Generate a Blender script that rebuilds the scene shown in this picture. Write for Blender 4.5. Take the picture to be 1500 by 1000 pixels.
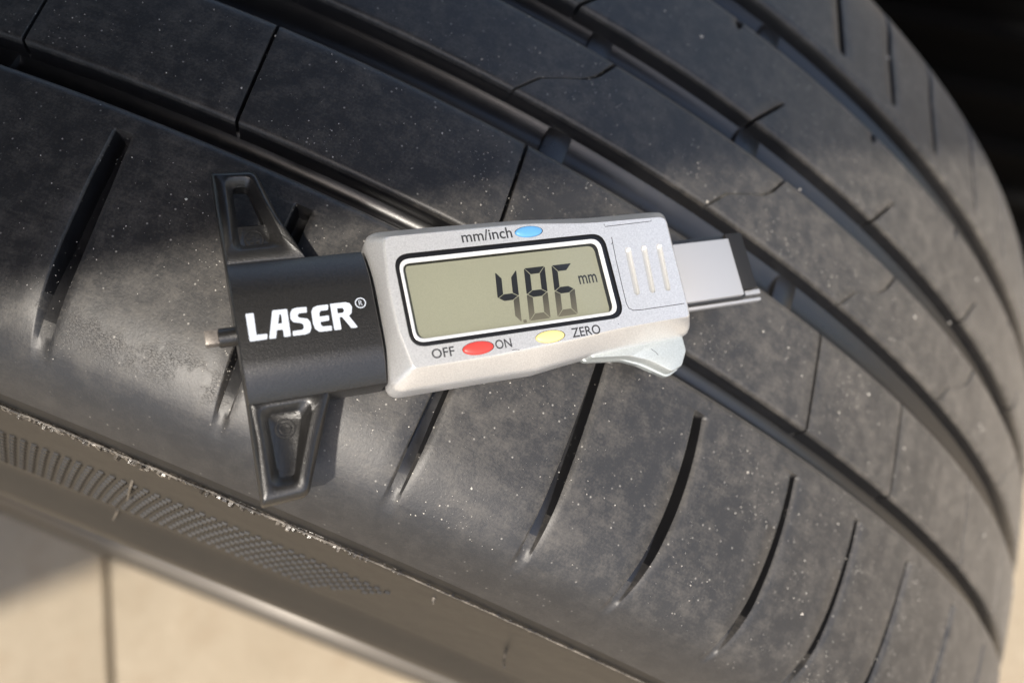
import bpy, bmesh, math, random
import numpy as np
from mathutils import Matrix, Vector
from mathutils.geometry import tessellate_polygon

for o in list(bpy.data.objects):
    bpy.data.objects.remove(o, do_unlink=True)
scene = bpy.context.scene
COL = scene.collection
random.seed(7)
rng = np.random.default_rng(7)
RAD = math.radians

# ------------------------------------------------------------------ frames
# wheel frame: x, y in the wheel plane (angle theta from x), z along the axle towards the car.
# world: X = axle direction, Z = up.  The wheel stands on the ground at the origin.
ALPHA = RAD(22.0)
HUB = 0.318
M = np.array([[0, 0, 1], [-math.sin(ALPHA), -math.cos(ALPHA), 0], [math.cos(ALPHA), -math.sin(ALPHA), 0]])


def W(v):
    return np.asarray(v, float) @ M.T + np.array([0, 0, HUB])


# ------------------------------------------------------------------ camera
CAM_T = np.array([0.46168119, 0.0, -0.12208764])
RM = np.array([[0.291704997, 0.89245601, 0.344137276],
               [-0.308080828, 0.428275068, -0.849509664],
               [-0.905535421, 0.141784117, 0.399878564]])
cd = bpy.data.cameras.new('camera')
cam = bpy.data.objects.new('camera', cd)
COL.objects.link(cam)
cr = M @ RM[0]; cdn = M @ RM[1]; cf = M @ RM[2]
mat = Matrix.Identity(4)
for i in range(3):
    mat[i][0] = cr[i]; mat[i][1] = -cdn[i]; mat[i][2] = -cf[i]
cp = W(CAM_T)
for i in range(3):
    mat[i][3] = cp[i]
cam.matrix_world = mat
cd.sensor_width = 36.0
cd.lens = 1209.784 / 1500 * 36.0
cd.clip_start = 0.01
cd.clip_end = 300.0
cd.dof.use_dof = True
cd.dof.focus_distance = 0.146
cd.dof.aperture_fstop = 10.0
scene.camera = cam

# ------------------------------------------------------------------ light
SUN_T = np.array([0.89, -0.21, -0.45])
SUN_T /= np.linalg.norm(SUN_T)
SUN_W = M @ SUN_T
world = bpy.data.worlds.new('World')
scene.world = world
world.use_nodes = True
wn = world.node_tree
bg = wn.nodes['Background']
sky = wn.nodes.new('ShaderNodeTexSky')
sky.sky_type = 'NISHITA'
sky.sun_disc = False
sky.dust_density = 3.4
sky.ozone_density = .6
sky.sun_elevation = math.asin(SUN_W[2])
sky.sun_rotation = math.atan2(SUN_W[0], SUN_W[1])
wn.links.new(sky.outputs[0], bg.inputs[0])
bg.inputs[1].default_value = 0.118
sl = bpy.data.lights.new('sun', 'SUN')
sl.energy = 3.0
sl.angle = RAD(1.8)
sl.color = (1.0, 0.93, 0.83)
sun = bpy.data.objects.new('sun', sl)
COL.objects.link(sun)
sun.rotation_euler = Vector(SUN_W).to_track_quat('Z', 'Y').to_euler()
sun.location = (0, 1, 3)
vs = scene.view_settings
vs.view_transform = 'Standard'
vs.look = 'None'
vs.exposure = 0.9
vs.gamma = 1.0

# ------------------------------------------------------------------ materials


def mat_new(name):
    m = bpy.data.materials.new(name)
    m.use_nodes = True
    nt = m.node_tree
    return m, nt, nt.nodes['Principled BSDF']


def N(nt, t, **k):
    n = nt.nodes.new(t)
    for a, b in k.items():
        setattr(n, a, b)
    return n


def noise(nt, co, scale, detail=4, rough=.6):
    n = N(nt, 'ShaderNodeTexNoise')
    n.inputs['Scale'].default_value = scale
    n.inputs['Detail'].default_value = detail
    n.inputs['Roughness'].default_value = rough
    nt.links.new(co, n.inputs['Vector'])
    return n.outputs['Fac']


def ramp(nt, fac, p0, p1, c0=(0, 0, 0, 1), c1=(1, 1, 1, 1)):
    r = N(nt, 'ShaderNodeValToRGB')
    r.color_ramp.elements[0].position = p0
    r.color_ramp.elements[0].color = c0
    r.color_ramp.elements[1].position = p1
    r.color_ramp.elements[1].color = c1
    nt.links.new(fac, r.inputs[0])
    return r.outputs[0]


def mathn(nt, op, a, b=None, clamp=False):
    n = N(nt, 'ShaderNodeMath', operation=op)
    n.use_clamp = clamp
    for i, v in enumerate((a, b)):
        if v is None:
            continue
        if isinstance(v, (int, float)):
            n.inputs[i].default_value = v
        else:
            nt.links.new(v, n.inputs[i])
    return n.outputs[0]


def mix(nt, fac, a, b):
    n = N(nt, 'ShaderNodeMix', data_type='RGBA')
    for i, v in ((0, fac), (6, a), (7, b)):
        if isinstance(v, (int, float)):
            n.inputs[i].default_value = v
        elif isinstance(v, tuple):
            n.inputs[i].default_value = (*v, 1) if len(v) == 3 else v
        else:
            nt.links.new(v, n.inputs[i])
    return n.outputs[2]


def bump(nt, h, bs, strength=.3, dist=.0002, prev=None):
    b = N(nt, 'ShaderNodeBump')
    b.inputs['Strength'].default_value = strength
    b.inputs['Distance'].default_value = dist
    nt.links.new(h, b.inputs['Height'])
    if prev is not None:
        nt.links.new(prev, b.inputs['Normal'])
    nt.links.new(b.outputs[0], bs.inputs['Normal'])
    return b.outputs[0]


def objco(nt):
    return N(nt, 'ShaderNodeTexCoord').outputs['Object']


def rubber(name, base, dust, dust_lo, dust_hi, rough, spec=.5, cracks=False, speck=True, bumps=.35, sheen=0.0, front_pale=0.0):
    m, nt, bs = mat_new(name)
    co = objco(nt)
    n1 = noise(nt, co, 75, 6, .66)
    n2 = noise(nt, co, 260, 5, .7)
    n3 = noise(nt, co, 2200, 4, .7)
    mp0 = N(nt, 'ShaderNodeMapping')
    mp0.inputs['Scale'].default_value = (2400, 260, 260)
    nt.links.new(co, mp0.inputs['Vector'])
    n4 = noise(nt, mp0.outputs[0], 1.0, 4, .65)
    s = mathn(nt, 'ADD', mathn(nt, 'MULTIPLY', n1, .22), mathn(nt, 'MULTIPLY', n4, .14))
    s = mathn(nt, 'ADD', s, mathn(nt, 'ADD', mathn(nt, 'MULTIPLY', n2, .36), mathn(nt, 'MULTIPLY', n3, .28)))
    d = ramp(nt, s, .465, .64)
    d = mathn(nt, 'ADD', mathn(nt, 'MULTIPLY', d, dust_hi - dust_lo), dust_lo)
    if front_pale:       # paler towards the front of the wheel, away from the outer shoulder
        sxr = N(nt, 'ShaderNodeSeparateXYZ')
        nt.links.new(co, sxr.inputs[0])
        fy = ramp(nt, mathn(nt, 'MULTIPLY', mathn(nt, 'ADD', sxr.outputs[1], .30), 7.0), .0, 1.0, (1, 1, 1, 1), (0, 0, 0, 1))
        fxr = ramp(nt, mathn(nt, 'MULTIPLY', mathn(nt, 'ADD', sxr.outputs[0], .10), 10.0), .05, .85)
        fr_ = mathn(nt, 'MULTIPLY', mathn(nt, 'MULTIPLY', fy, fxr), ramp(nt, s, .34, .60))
        d = mathn(nt, 'ADD', d, mathn(nt, 'MULTIPLY', fr_, front_pale))
    if cracks:     # the shoulder below the contact patch stays clean
        sxs = N(nt, 'ShaderNodeSeparateXYZ')
        nt.links.new(co, sxs.inputs[0])
        clean = ramp(nt, mathn(nt, 'ADD', mathn(nt, 'MULTIPLY', mathn(nt, 'ADD', sxs.outputs[0], .0975), 120.0), mathn(nt, 'MULTIPLY', n1, .5)), .25, 1.0, (.35, .35, .35, 1), (1, 1, 1, 1))
        d = mathn(nt, 'MULTIPLY', d, clean)
    c = mix(nt, d, base, dust)
    if speck:
        v = N(nt, 'ShaderNodeTexVoronoi')
        v.inputs['Scale'].default_value = 900
        nt.links.new(co, v.inputs['Vector'])
        near = ramp(nt, v.outputs['Distance'], .10, .22, (1, 1, 1, 1), (0, 0, 0, 1))
        sep = N(nt, 'ShaderNodeSeparateColor')
        nt.links.new(v.outputs['Color'], sep.inputs[0])
        pick = ramp(nt, sep.outputs[0], .90, .93)
        f = mathn(nt, 'MULTIPLY', near, pick)
        if cracks:
            f = mathn(nt, 'MULTIPLY', f, clean)
        c = mix(nt, mathn(nt, 'MULTIPLY', f, .55), c, (.42, .40, .36))
    hgt = mathn(nt, 'ADD', mathn(nt, 'MULTIPLY', n2, .6), mathn(nt, 'MULTIPLY', n3, .4))
    if cracks:
        mp = N(nt, 'ShaderNodeMapping')
        mp.inputs['Scale'].default_value = (4200, 1300, 1300)
        nt.links.new(co, mp.inputs['Vector'])
        v2 = N(nt, 'ShaderNodeTexVoronoi', feature='DISTANCE_TO_EDGE')
        v2.inputs['Scale'].default_value = 1
        nt.links.new(mp.outputs[0], v2.inputs['Vector'])
        crk = ramp(nt, v2.outputs['Distance'], .02, .09, (1, 1, 1, 1), (0, 0, 0, 1))
        sx = N(nt, 'ShaderNodeSeparateXYZ')
        nt.links.new(co, sx.inputs[0])
        dx = mathn(nt, 'ABSOLUTE', mathn(nt, 'ADD', sx.outputs[0], .0895))
        band = ramp(nt, mathn(nt, 'MULTIPLY', dx, 200), .25, .9, (1, 1, 1, 1), (0, 0, 0, 1))
        pn = mathn(nt, 'MULTIPLY', ramp(nt, noise(nt, co, 130, 3), .47, .56), ramp(nt, mathn(nt, 'MULTIPLY', mathn(nt, 'ADD', sx.outputs[1], .115), 40), .1, .7))
        f = mathn(nt, 'MULTIPLY', mathn(nt, 'MULTIPLY', crk, band), pn)
        c = mix(nt, mathn(nt, 'MULTIPLY', f, .6), c, (.006, .006, .005))
        hgt = mathn(nt, 'SUBTRACT', hgt, mathn(nt, 'MULTIPLY', f, .5))
    nt.links.new(c, bs.inputs['Base Color'])
    r = mathn(nt, 'ADD', mathn(nt, 'MULTIPLY', n2, .18), rough - .09)
    nt.links.new(r, bs.inputs['Roughness'])
    bs.inputs['Specular IOR Level'].default_value = spec
    bs.inputs['Sheen Weight'].default_value = sheen
    bs.inputs['Sheen Roughness'].default_value = .45
    bs.inputs['Sheen Tint'].default_value = (.9, .87, .82, 1)
    bump(nt, hgt, bs, bumps, .00025)
    return m


DUST = (.20, .180, .153)
M_TREAD = rubber('tread_rubber', (.015, .015, .016), DUST, .03, .33, .48, spec=.62, cracks=True, sheen=.10, front_pale=.55)
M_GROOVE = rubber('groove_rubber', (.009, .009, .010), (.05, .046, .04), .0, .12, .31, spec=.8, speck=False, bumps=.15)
M_SIDE = rubber('sidewall_rubber', (.012, .0115, .011), (.085, .070, .052), .02, .16, .45, spec=.42, speck=False, bumps=.12)
M_SEAM = rubber('seam_rubber', (.04, .036, .032), (.36, .32, .27), .0, .8, .2, spec=.8, speck=False, bumps=.8)


def simple(name, col, rough=.5, metal=0.0, spec=.5, nscale=None, nstr=.2, ndist=.0001, vary=.0, coat=0.0):
    m, nt, bs = mat_new(name)
    bs.inputs['Base Color'].default_value = (*col, 1)
    bs.inputs['Roughness'].default_value = rough
    bs.inputs['Metallic'].default_value = metal
    bs.inputs['Specular IOR Level'].default_value = spec
    bs.inputs['Coat Weight'].default_value = coat
    bs.inputs['Coat Roughness'].default_value = .08
    if nscale:
        co = objco(nt)
        n = noise(nt, co, nscale, 3, .7)
        bump(nt, n, bs, nstr, ndist)
        if vary:
            dk = tuple(c * (1 - vary) for c in col)
            lt = tuple(min(1, c * (1 + vary)) for c in col)
            nt.links.new(mix(nt, ramp(nt, n, .35, .65), dk, lt), bs.inputs['Base Color'])
    return m


M_SILVER = simple('silver_paint', (.72, .72, .715), .33, .62, .5, 4200, .30, .00006, .12)
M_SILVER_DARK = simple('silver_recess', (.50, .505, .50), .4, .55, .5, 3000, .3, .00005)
M_GAP = simple('gap_black', (.01, .01, .01), .6)
M_BLACK = simple('black_plastic', (.013, .0125, .012), .30, 0, .75, 3000, .55, .00009, .35)
M_CAP = simple('matt_black_plastic', (.014, .014, .015), .6, 0, .3, 2500, .3, .00006)
M_BEZEL = simple('bezel_black', (.008, .008, .009), .32)
M_WHITE_RING = simple('bezel_silver_ring', (.70, .70, .70), .25, .15)
M_PRINT = simple('white_print', (.50, .54, .60), .55, 0, .3, 5000, .3, .00004, .12)
M_INK = simple('dark_ink', (.025, .025, .028), .5)
M_RED = simple('red_button', (.62, .055, .045), .38, 0, .5, 2500, .2, .00004)
M_BLUE = simple('blue_button', (.10, .30, .56), .38, 0, .5, 2500, .2, .00004)
M_YELLOW = simple('yellow_button', (.80, .66, .25), .38, 0, .5, 2500, .2, .00004)
M_STEEL = simple('satin_steel', (.42, .42, .43), .36, .35, .5, 2500, .15, .00003)
M_MINT = simple('pale_thumb_metal', (.47, .50, .49), .38, .45, .5, 3600, .25, .00005, .1)
M_LCD = simple('lcd_glass', (.245, .252, .195), .38, 0, .5, 3800, .08, .00002, .05)
M_SEG = simple('lcd_segment', (.010, .012, .016), .45)
_m, _nt, _bs = mat_new('lcd_segment_faded')
_sp = N(_nt, 'ShaderNodeSeparateXYZ')
_nt.links.new(objco(_nt), _sp.inputs[0])
_nt.links.new(ramp(_nt, mathn(_nt, 'MULTIPLY', mathn(_nt, 'ADD', _sp.outputs[1], .0086), 200.0), .05, .95, (.115, .110, .086, 1), (.045, .044, .038, 1)), _bs.inputs['Base Color'])
_bs.inputs['Roughness'].default_value = .45
M_SEG_FADE = _m
M_RIM = simple('alloy_rim', (.13, .115, .095), .45, .2, .5, 700, .2, .0001)
M_SAND = simple('sand', (.52, .49, .44), .5)
M_LINER = simple('liner_plastic', (.0016, .0016, .0016), .7, 0, .05, 400, .4, .0004)

m, nt, bs = mat_new('screen_pane')
nt.nodes.remove(bs)
tr = N(nt, 'ShaderNodeBsdfTransparent'); gl = N(nt, 'ShaderNodeBsdfGlossy'); fr = N(nt, 'ShaderNodeFresnel')
gl.inputs['Roughness'].default_value = .06
fr.inputs['IOR'].default_value = 1.45
mx = N(nt, 'ShaderNodeMixShader')
nt.links.new(fr.outputs[0], mx.inputs[0]); nt.links.new(tr.outputs[0], mx.inputs[1]); nt.links.new(gl.outputs[0], mx.inputs[2])
nt.links.new(mx.outputs[0], nt.nodes['Material Output'].inputs[0])
M_PANE = m

m, nt, bs = mat_new('concrete')
co = objco(nt)
a = noise(nt, co, 9, 6, .6); b = noise(nt, co, 120, 5, .7)
c = mix(nt, ramp(nt, a, .3, .7), (.285, .235, .165), (.37, .31, .225))
c = mix(nt, mathn(nt, 'MULTIPLY', ramp(nt, b, .35, .7), .35), c, (.22, .175, .115))
st = noise(nt, co, 24, 5, .65)
c = mix(nt, mathn(nt, 'MULTIPLY', ramp(nt, st, .52, .66), .45), c, (.27, .21, .14))
nt.links.new(c, bs.inputs['Base Color'])
bs.inputs['Roughness'].default_value = .85
bump(nt, b, bs, .4, .002)
M_CONC = m

# ------------------------------------------------------------------ mesh helpers


def link(name, me, parent=None, mats=(), sharp=35):
    for q in mats:
        me.materials.append(q)
    me.polygons.foreach_set('use_smooth', [True] * len(me.polygons))
    if sharp:
        me.set_sharp_from_angle(angle=RAD(sharp))
    o = bpy.data.objects.new(name, me)
    COL.objects.link(o)
    if parent is not None:
        o.parent = parent
    return o


def mesh(name, verts, faces, midx=None):
    me = bpy.data.meshes.new(name)
    me.from_pydata([tuple(v) for v in verts], [], faces)
    if midx is not None:
        me.polygons.foreach_set('material_index', midx)
    me.update()
    return me


def grid_faces(nr, nc, off=0, wrap=False):
    f = []
    for r in range(nr - 1):
        for c in range(nc if wrap else nc - 1):
            c2 = (c + 1) % nc
            f.append((off + r * nc + c, off + r * nc + c2, off + (r + 1) * nc + c2, off + (r + 1) * nc + c))
    return f


def empty(name, label, cat, loc=(0, 0, 0), group=None):
    o = bpy.data.objects.new(name, None)
    COL.objects.link(o)
    o.location = loc
    o.empty_display_size = .02
    o['label'] = label
    o['category'] = cat
    if group:
        o['group'] = group
    return o


def kind(o, k):
    o['kind'] = k
    return o


def box_mesh(name, x0, x1, y0, y1, z0, z1, bev=0.0, seg=2):
    bm = bmesh.new()
    bmesh.ops.create_cube(bm, size=1)
    for v in bm.verts:
        v.co = Vector(((x0 + x1) / 2 + v.co.x * (x1 - x0), (y0 + y1) / 2 + v.co.y * (y1 - y0), (z0 + z1) / 2 + v.co.z * (z1 - z0)))
    if bev:
        bmesh.ops.bevel(bm, geom=bm.edges[:], offset=bev, segments=seg, affect='EDGES', profile=.5)
    me = bpy.data.meshes.new(name)
    bm.to_mesh(me)
    bm.free()
    return me


# ------------------------------------------------------------------ ground
gr = empty('ground', '', '', (0, 0, 0))
del gr['label'], gr['category']
gr['kind'] = 'structure'
link('joint_bed', box_mesh('joint_bed', -60, 60, -60, 60, -.06, -.012), gr, [M_CONC])
# paving slabs laid on a grid whose joint runs obliquely under the wheel
ang = math.atan2(.29680077 - .21806994, -.09687627 + .20700846)
ux = np.array([math.cos(ang), math.sin(ang)]); uy = np.array([-ux[1], ux[0]])
p0 = np.array([-.15, .2575])
SL = .6
G_ = .005
slab = box_mesh('concrete_slab', G_ / 2, SL - G_ / 2, G_ / 2, SL - G_ / 2, -.05, 0, .003, 2)
slab.materials.append(M_CONC)
for i in range(-3, 3):
    for j in range(-3, 3):
        o = bpy.data.objects.new('concrete_slab', slab)
        COL.objects.link(o)
        c = p0 + ux * (i * SL + .28) + uy * (j * SL)
        o.location = (c[0], c[1], rng.uniform(-.0015, 0))
        o.rotation_euler = (0, 0, ang)
        o.parent = gr

# ------------------------------------------------------------------ wheel
wheel = empty('car_wheel', 'worn black car tyre with grooved dusty tread filling the picture', 'tyre')
TR = 0.325
# outer profile (axial z, radius) from the outboard moulding seam over the crown
_zs = [-.104, -.1015, -.0985, -.095, -.090, -.085, -.08]
_rs = [.3031, .3085, .3130, .3165, .3190, .32042, TR - .6 * .0064]


def _smooth_profile():
    zc = np.linspace(-.078, .078, 60)
    rc = TR - .6 * zc ** 2
    z = np.concatenate([_zs[:-1], zc, [-q for q in _zs[:-1]][::-1]])
    r = np.concatenate([_rs[:-1], rc, _rs[:-1][::-1]])
    # resample by arc length and smooth
    s = np.concatenate([[0], np.cumsum(np.hypot(np.diff(z), np.diff(r)))])
    ss = np.linspace(0, s[-1], 900)
    z = np.interp(ss, s, z); r = np.interp(ss, s, r)
    k = np.hanning(31); k /= k.sum()
    zp = np.pad(z, 15, mode='reflect', reflect_type='odd'); rp = np.pad(r, 15, mode='reflect', reflect_type='odd')
    return np.convolve(zp, k, 'valid'), np.convolve(rp, k, 'valid')


PZ, PR = _smooth_profile()
_t = np.stack([np.gradient(PZ), np.gradient(PR)], 1)
_t /= np.linalg.norm(_t, axis=1)[:, None]
PNZ, PNR = -_t[:, 1], _t[:, 0]        # outward normal in (z, r)


def prof(z, dep):
    """point on the tread profile at axial z pushed in by dep"""
    r = np.interp(z, PZ, PR); nz = np.interp(z, PZ, PNZ); nr = np.interp(z, PZ, PNR)
    return z - nz * dep, r - nr * dep


def cyl(z, r, th):
    z, r, th = np.broadcast_arrays(z, r, th)
    return W(np.stack([r * np.cos(th), r * np.sin(th), z], -1))


GD = .0056         # groove depth


class Sipe:
    def __init__(self, pts, hw, dep):
        """pts: (z mm, theta deg); hw: [(z, mm)]; dep: [(z, mm)]"""
        pts = sorted(pts)
        self.pz = np.array([p[0] for p in pts]) * 1e-3; self.pt = np.radians([p[1] for p in pts])
        hw = sorted(hw); dep = sorted(dep)
        self.hz = np.array([p[0] for p in hw]) * 1e-3; self.hv = np.array([p[1] for p in hw]) * 1e-3
        self.dz = np.array([p[0] for p in dep]) * 1e-3; self.dv = np.array([p[1] for p in dep]) * 1e-3

    def th(self, z): return np.interp(z, self.pz, self.pt)
    def w(self, z): return np.interp(z, self.hz, self.hv)
    def d(self, z): return np.interp(z, self.dz, self.dv)


LIP = .0003


def edge_rows(z0, z1, r0, r1, inner, w0=True, w1=True):
    """rows (z, dep, wall) across a rib from groove edge z0 to groove edge z1"""
    rows = []
    if w0:
        rows.append((z0 - .0009, GD + .0006)); rows.append((z0 - .0001, r0 * 1.25))
        for k in range(0, 7):
            f = math.pi / 2 * k / 6
            rows.append((z0 + r0 * (1 - math.cos(f)), r0 * (1 - math.sin(f))))
    a = z0 + (r0 if w0 else 0); b = z1 - (r1 if w1 else 0)
    zi = set(np.round(np.linspace(a, b, int((b - a) / .0011) + 2)[1 if w0 else 0:-1 if w1 else None], 7)) | {q for q in inner if a < q < b}
    rows += [(q, 0.0) for q in sorted(zi)]
    if w1:
        for k in range(6, -1, -1):
            f = math.pi / 2 * k / 6
            rows.append((z1 - r1 * (1 - math.cos(f)), r1 * (1 - math.sin(f))))
        rows.append((z1 + .0001, r1 * 1.25)); rows.append((z1 + .0009, GD + .0006))
    return rows


TH_A, TH_B = RAD(-42), RAD(78)


def ring_rib(name, rows, sipes, lbl=None, lipr=.0003):
    z = np.array([r[0] for r in rows]); dp = np.array([r[1] for r in rows])
    rr = np.interp(z, PZ, PR)
    cols = []; deps = []; wall = []
    sipes = sorted(sipes, key=lambda s: s.pt.mean())
    prev_end = None
    for k, s in enumerate(sipes):
        c = s.th(z); w = s.w(z); d = s.d(z)
        offs = [-(w + LIP), -(w + LIP * .4), -w * .96, -w * .62, w * 0, w * .66, w * .96, (w + lipr * .3), (w + lipr * .6), (w + lipr)]
        facs = [0, .035, .12, 1, 1.05, 1, .16 if lipr > LIP else .12, .07 if lipr > LIP else .035, .02 if lipr > LIP else .01, 0]
        start = c + offs[0] / rr; end = c + offs[-1] / rr
        lo = prev_end if prev_end is not None else np.full_like(z, TH_A)
        n = max(3, int((start - lo).mean() / RAD(.55)))
        for i in range(1 if prev_end is not None else 0, n):
            f = i / n
            cols.append(lo + (start - lo) * f); deps.append(np.zeros_like(z))
        for o, f in zip(offs, facs):
            cols.append(c + o / rr); deps.append(d * f)
        prev_end = end
    lo = prev_end if prev_end is not None else np.full_like(z, TH_A)
    n = max(3, int((TH_B - lo.mean()) / RAD(.6)))
    for i in range(1, n + 1):
        cols.append(lo + (TH_B - lo) * i / n); deps.append(np.zeros_like(z))
    n = 130                                   # the rest of the way round
    span = 2 * math.pi - (TH_B - TH_A)
    for i in range(1, n):
        cols.append(np.full_like(z, TH_B + span * i / n)); deps.append(np.zeros_like(z))
    cols = np.array(cols).T; deps = np.array(deps).T
    nr, nc = cols.shape
    dd = np.maximum(deps, dp[:, None])
    zz = np.repeat(z[:, None], nc, 1)
    pz, pr = prof(zz, dd)
    V = cyl(pz, pr, cols).reshape(-1, 3)
    F = grid_faces(nr, nc, 0, True)
    df = dd.reshape(-1)
    sf = deps.reshape(-1)
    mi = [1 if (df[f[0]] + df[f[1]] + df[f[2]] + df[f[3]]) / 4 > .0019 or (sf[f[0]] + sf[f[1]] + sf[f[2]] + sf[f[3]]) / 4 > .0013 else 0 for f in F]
    if name == 'shoulder_rib':
        zf = zz.reshape(-1)
        mi = [2 if m_ == 0 and zf[f[0]] < -.1030 else m_ for m_, f in zip(mi, F)]
    F = [f[::-1] for f in F]
    o = link(name, mesh(name, V, F, mi), wheel, [M_TREAD, M_GROOVE, M_SIDE], 40)
    if lbl:
        o['label'] = lbl
    return o


# ---- outer shoulder rib with its blind cross slots
SH = [  # centre line (z mm, theta deg) and half width (z mm, mm) of each slot
    ([(-55, -10.25), (-63, -10.1), (-75, -9.75), (-85, -9.5), (-91, -9.3), (-95, -9.2)], [(-55, 1.6), (-66, 2.0), (-80, 2.1), (-94, 1.7)]),
    ([(-55, -4.05), (-70, -3.85), (-83, -3.6), (-90, -3.45), (-96, -3.35)], [(-55, 1.6), (-84, 1.75), (-95, 1.3)]),
    ([(-55, 2.42), (-74, 2.42), (-84.6, 2.39), (-96, 2.43)], [(-55, 1.2), (-74, 1.35), (-86, 1.5), (-95, 1.4)]),
    ([(-55, 7.1), (-58, 7.13), (-71, 7.27), (-83.5, 7.2), (-95, 7.23)], [(-55, 1.0), (-70, 1.25), (-84, 1.4), (-95, 1.3)]),
    ([(-54, 11.38), (-68, 11.7), (-79, 11.55), (-90, 11.2), (-94, 11.1)], [(-54, 1.3), (-70, 1.45), (-84, 1.35), (-95, 1.1)]),
    ([(-54, 16.45), (-68, 16.58), (-77, 16.5), (-90, 15.98), (-95, 15.8)], [(-54, 1.05), (-70, 1.1), (-84, 1.2), (-95, 1.0)]),
    ([(-54, 20.63), (-69, 20.72), (-81, 20.27), (-92, 19.85)], [(-54, 1.0), (-70, 1.05), (-95, 1.0)])]
for t in (24.88, 30.12, 36.1, 41.2, 46.2, 51.6, 56.3, 61.5, 66.6, -16.3, -21.6, -27.2, -32.1, -37.4):
    SH.append(([(-54, t), (-69, t - .1), (-85, t - .8), (-95, t - 1.0)], [(-54, .95), (-95, .9)]))
sips = []
for cl, hw_ in SH:
    pf = np.polyfit([q[0] for q in cl], [q[1] for q in cl], 2)
    cl = [(q, float(np.polyval(pf, q))) for q in np.arange(-97, -53, 2.0)]
    sips.append(Sipe(cl, hw_, [(-97.5, 0), (-95.5, .22), (-92.5, .8), (-87, 2.2), (-78, 4.0), (-54.9, 4.6), (-54.3, 0)]))
rows = edge_rows(-.1038, -.0497, 0, .0020, [-.0971, -.0952, -.0549, -.0546, -.0543, -.0540], w0=False)
ring_rib('shoulder_rib', rows, sips, 'outer shoulder of the tread with blind cross slots', .0015)

# ---- second rib: separate blocks between full-width sipes
SB = [(-15.05, -15.5), (-7.36, -7.85), (1.97, 1.62), (9.3, 8.85), (16.42, 15.88), (22.38, 21.82), (29.9, 29.2), (37.2, 36.5), (44.0, 43.4), (51.5, 50.8),
      (58.2, 57.6), (65.5, 64.9), (73, 72.4), (-22.4, -22.9), (-30.2, -30.7), (-37.3, -37.8)]
SB.sort()
zr = edge_rows(-.0442, -.0202, .0010, .0022, [])
zb = np.array([r[0] for r in zr]); db = np.array([r[1] for r in zr])


def sip_b(t): return np.interp(zb, [-.0445, -.0425, -.020], [RAD(t[0] + .06), RAD(t[0]), RAD(t[1])])


for k in range(len(SB)):
    last = k == len(SB) - 1
    rr = np.interp(zb, PZ, PR)
    HW = .00036
    a = sip_b(SB[k]) + HW / rr
    b = (sip_b(SB[(k + 1) % len(SB)]) + (2 * math.pi if last else 0)) - HW / rr
    n = 150 if last else 14
    lip = .0004
    cols = [a + .00005 / rr, a, a + lip * .3 / rr]
    dps = [GD * .8, lip * .6, lip * .15]
    for i in range(0, n + 1):
        cols.append(a + lip / rr + (b - a - 2 * lip / rr) * i / n); dps.append(0)
    cols += [b - lip * .3 / rr, b, b - .00005 / rr]; dps += [lip * .15, lip * .6, GD * .8]
    cols = np.array(cols).T
    dd = np.maximum(np.array(dps)[None, :], db[:, None])
    pz, pr = prof(np.repeat(zb[:, None], cols.shape[1], 1), dd)
    V = cyl(pz, pr, cols).reshape(-1, 3)
    F = grid_faces(*cols.shape)
    df = dd.reshape(-1)
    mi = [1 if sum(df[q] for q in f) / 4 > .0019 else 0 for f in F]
    link('tread_block', mesh('tread_block', V, [f[::-1] for f in F], mi), wheel, [M_TREAD, M_GROOVE], 40)

# ---- third rib: s-shaped sipes that fade in the middle
sips = []
for t, full in ((-16.1, 1), (-7.9, 1), (.37, 1), (8.94, .8), (16.51, .15), (24.75, .15), (34.0, .2), (42.3, .2), (50.4, .2), (58.9, .2), (67.1, .2), (-24.4, 1), (-32.8, 1)):
    sips.append(Sipe([(-12, t - .1), (-10.9, t), (-5, t + .7), (-2, t + 1.5), (.6, t + 2.25), (3, t + 2.65), (9.7, t + 3.25)],
                     [(-12, .34), (-4.6, .32), (-3.6, .22), (0, .22), (1, .34), (9.7, .42)],
                     [(-12, 1.8), (-5.6, 1.5), (-4.4, .10 + .5 * full), (-.1, .10 + .5 * full), (.8, 1.8), (9.7, 3.2)]))
rows = edge_rows(-.0109, .0097, .0010, .0024, [-.0056, -.0050, -.0044, -.0001, .0004, .0008])
ring_rib('centre_rib', rows, sips)

# ---- fourth rib: half sipes from one side, pinholes at the other
sips = []
for t in (1.3, 9.9, 17.5, 26.0, 35.0, 43.3, 51.6, 59.8, 68.1, -7.1, -15.3, -23.6, -32.0):
    sips.append(Sipe([(17, t - .1), (18.2, t), (28.5, t + 1.15), (38, t + 2.2)], [(18, .5), (27.6, .45), (28.2, .4)],
                     [(18, 3.4), (27.6, 2.6), (28.4, 0)]))
    sips.append(Sipe([(18, t + 6.6), (40.2, t + 6.6), (44, t + 6.6)], [(18, .2), (39.8, .3), (41.0, 1.0), (42.4, 1.0), (43.4, .7)],
                     [(39.7, 0), (40.5, 2.6), (42.6, 2.6), (43.3, .2)]))
rows = edge_rows(.0181, .0437, .0010, .0020, [.0276, .0280, .0284, .0399, .0404, .0409, .0414, .0419, .0424])
ring_rib('inner_rib', rows, sips)

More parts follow.
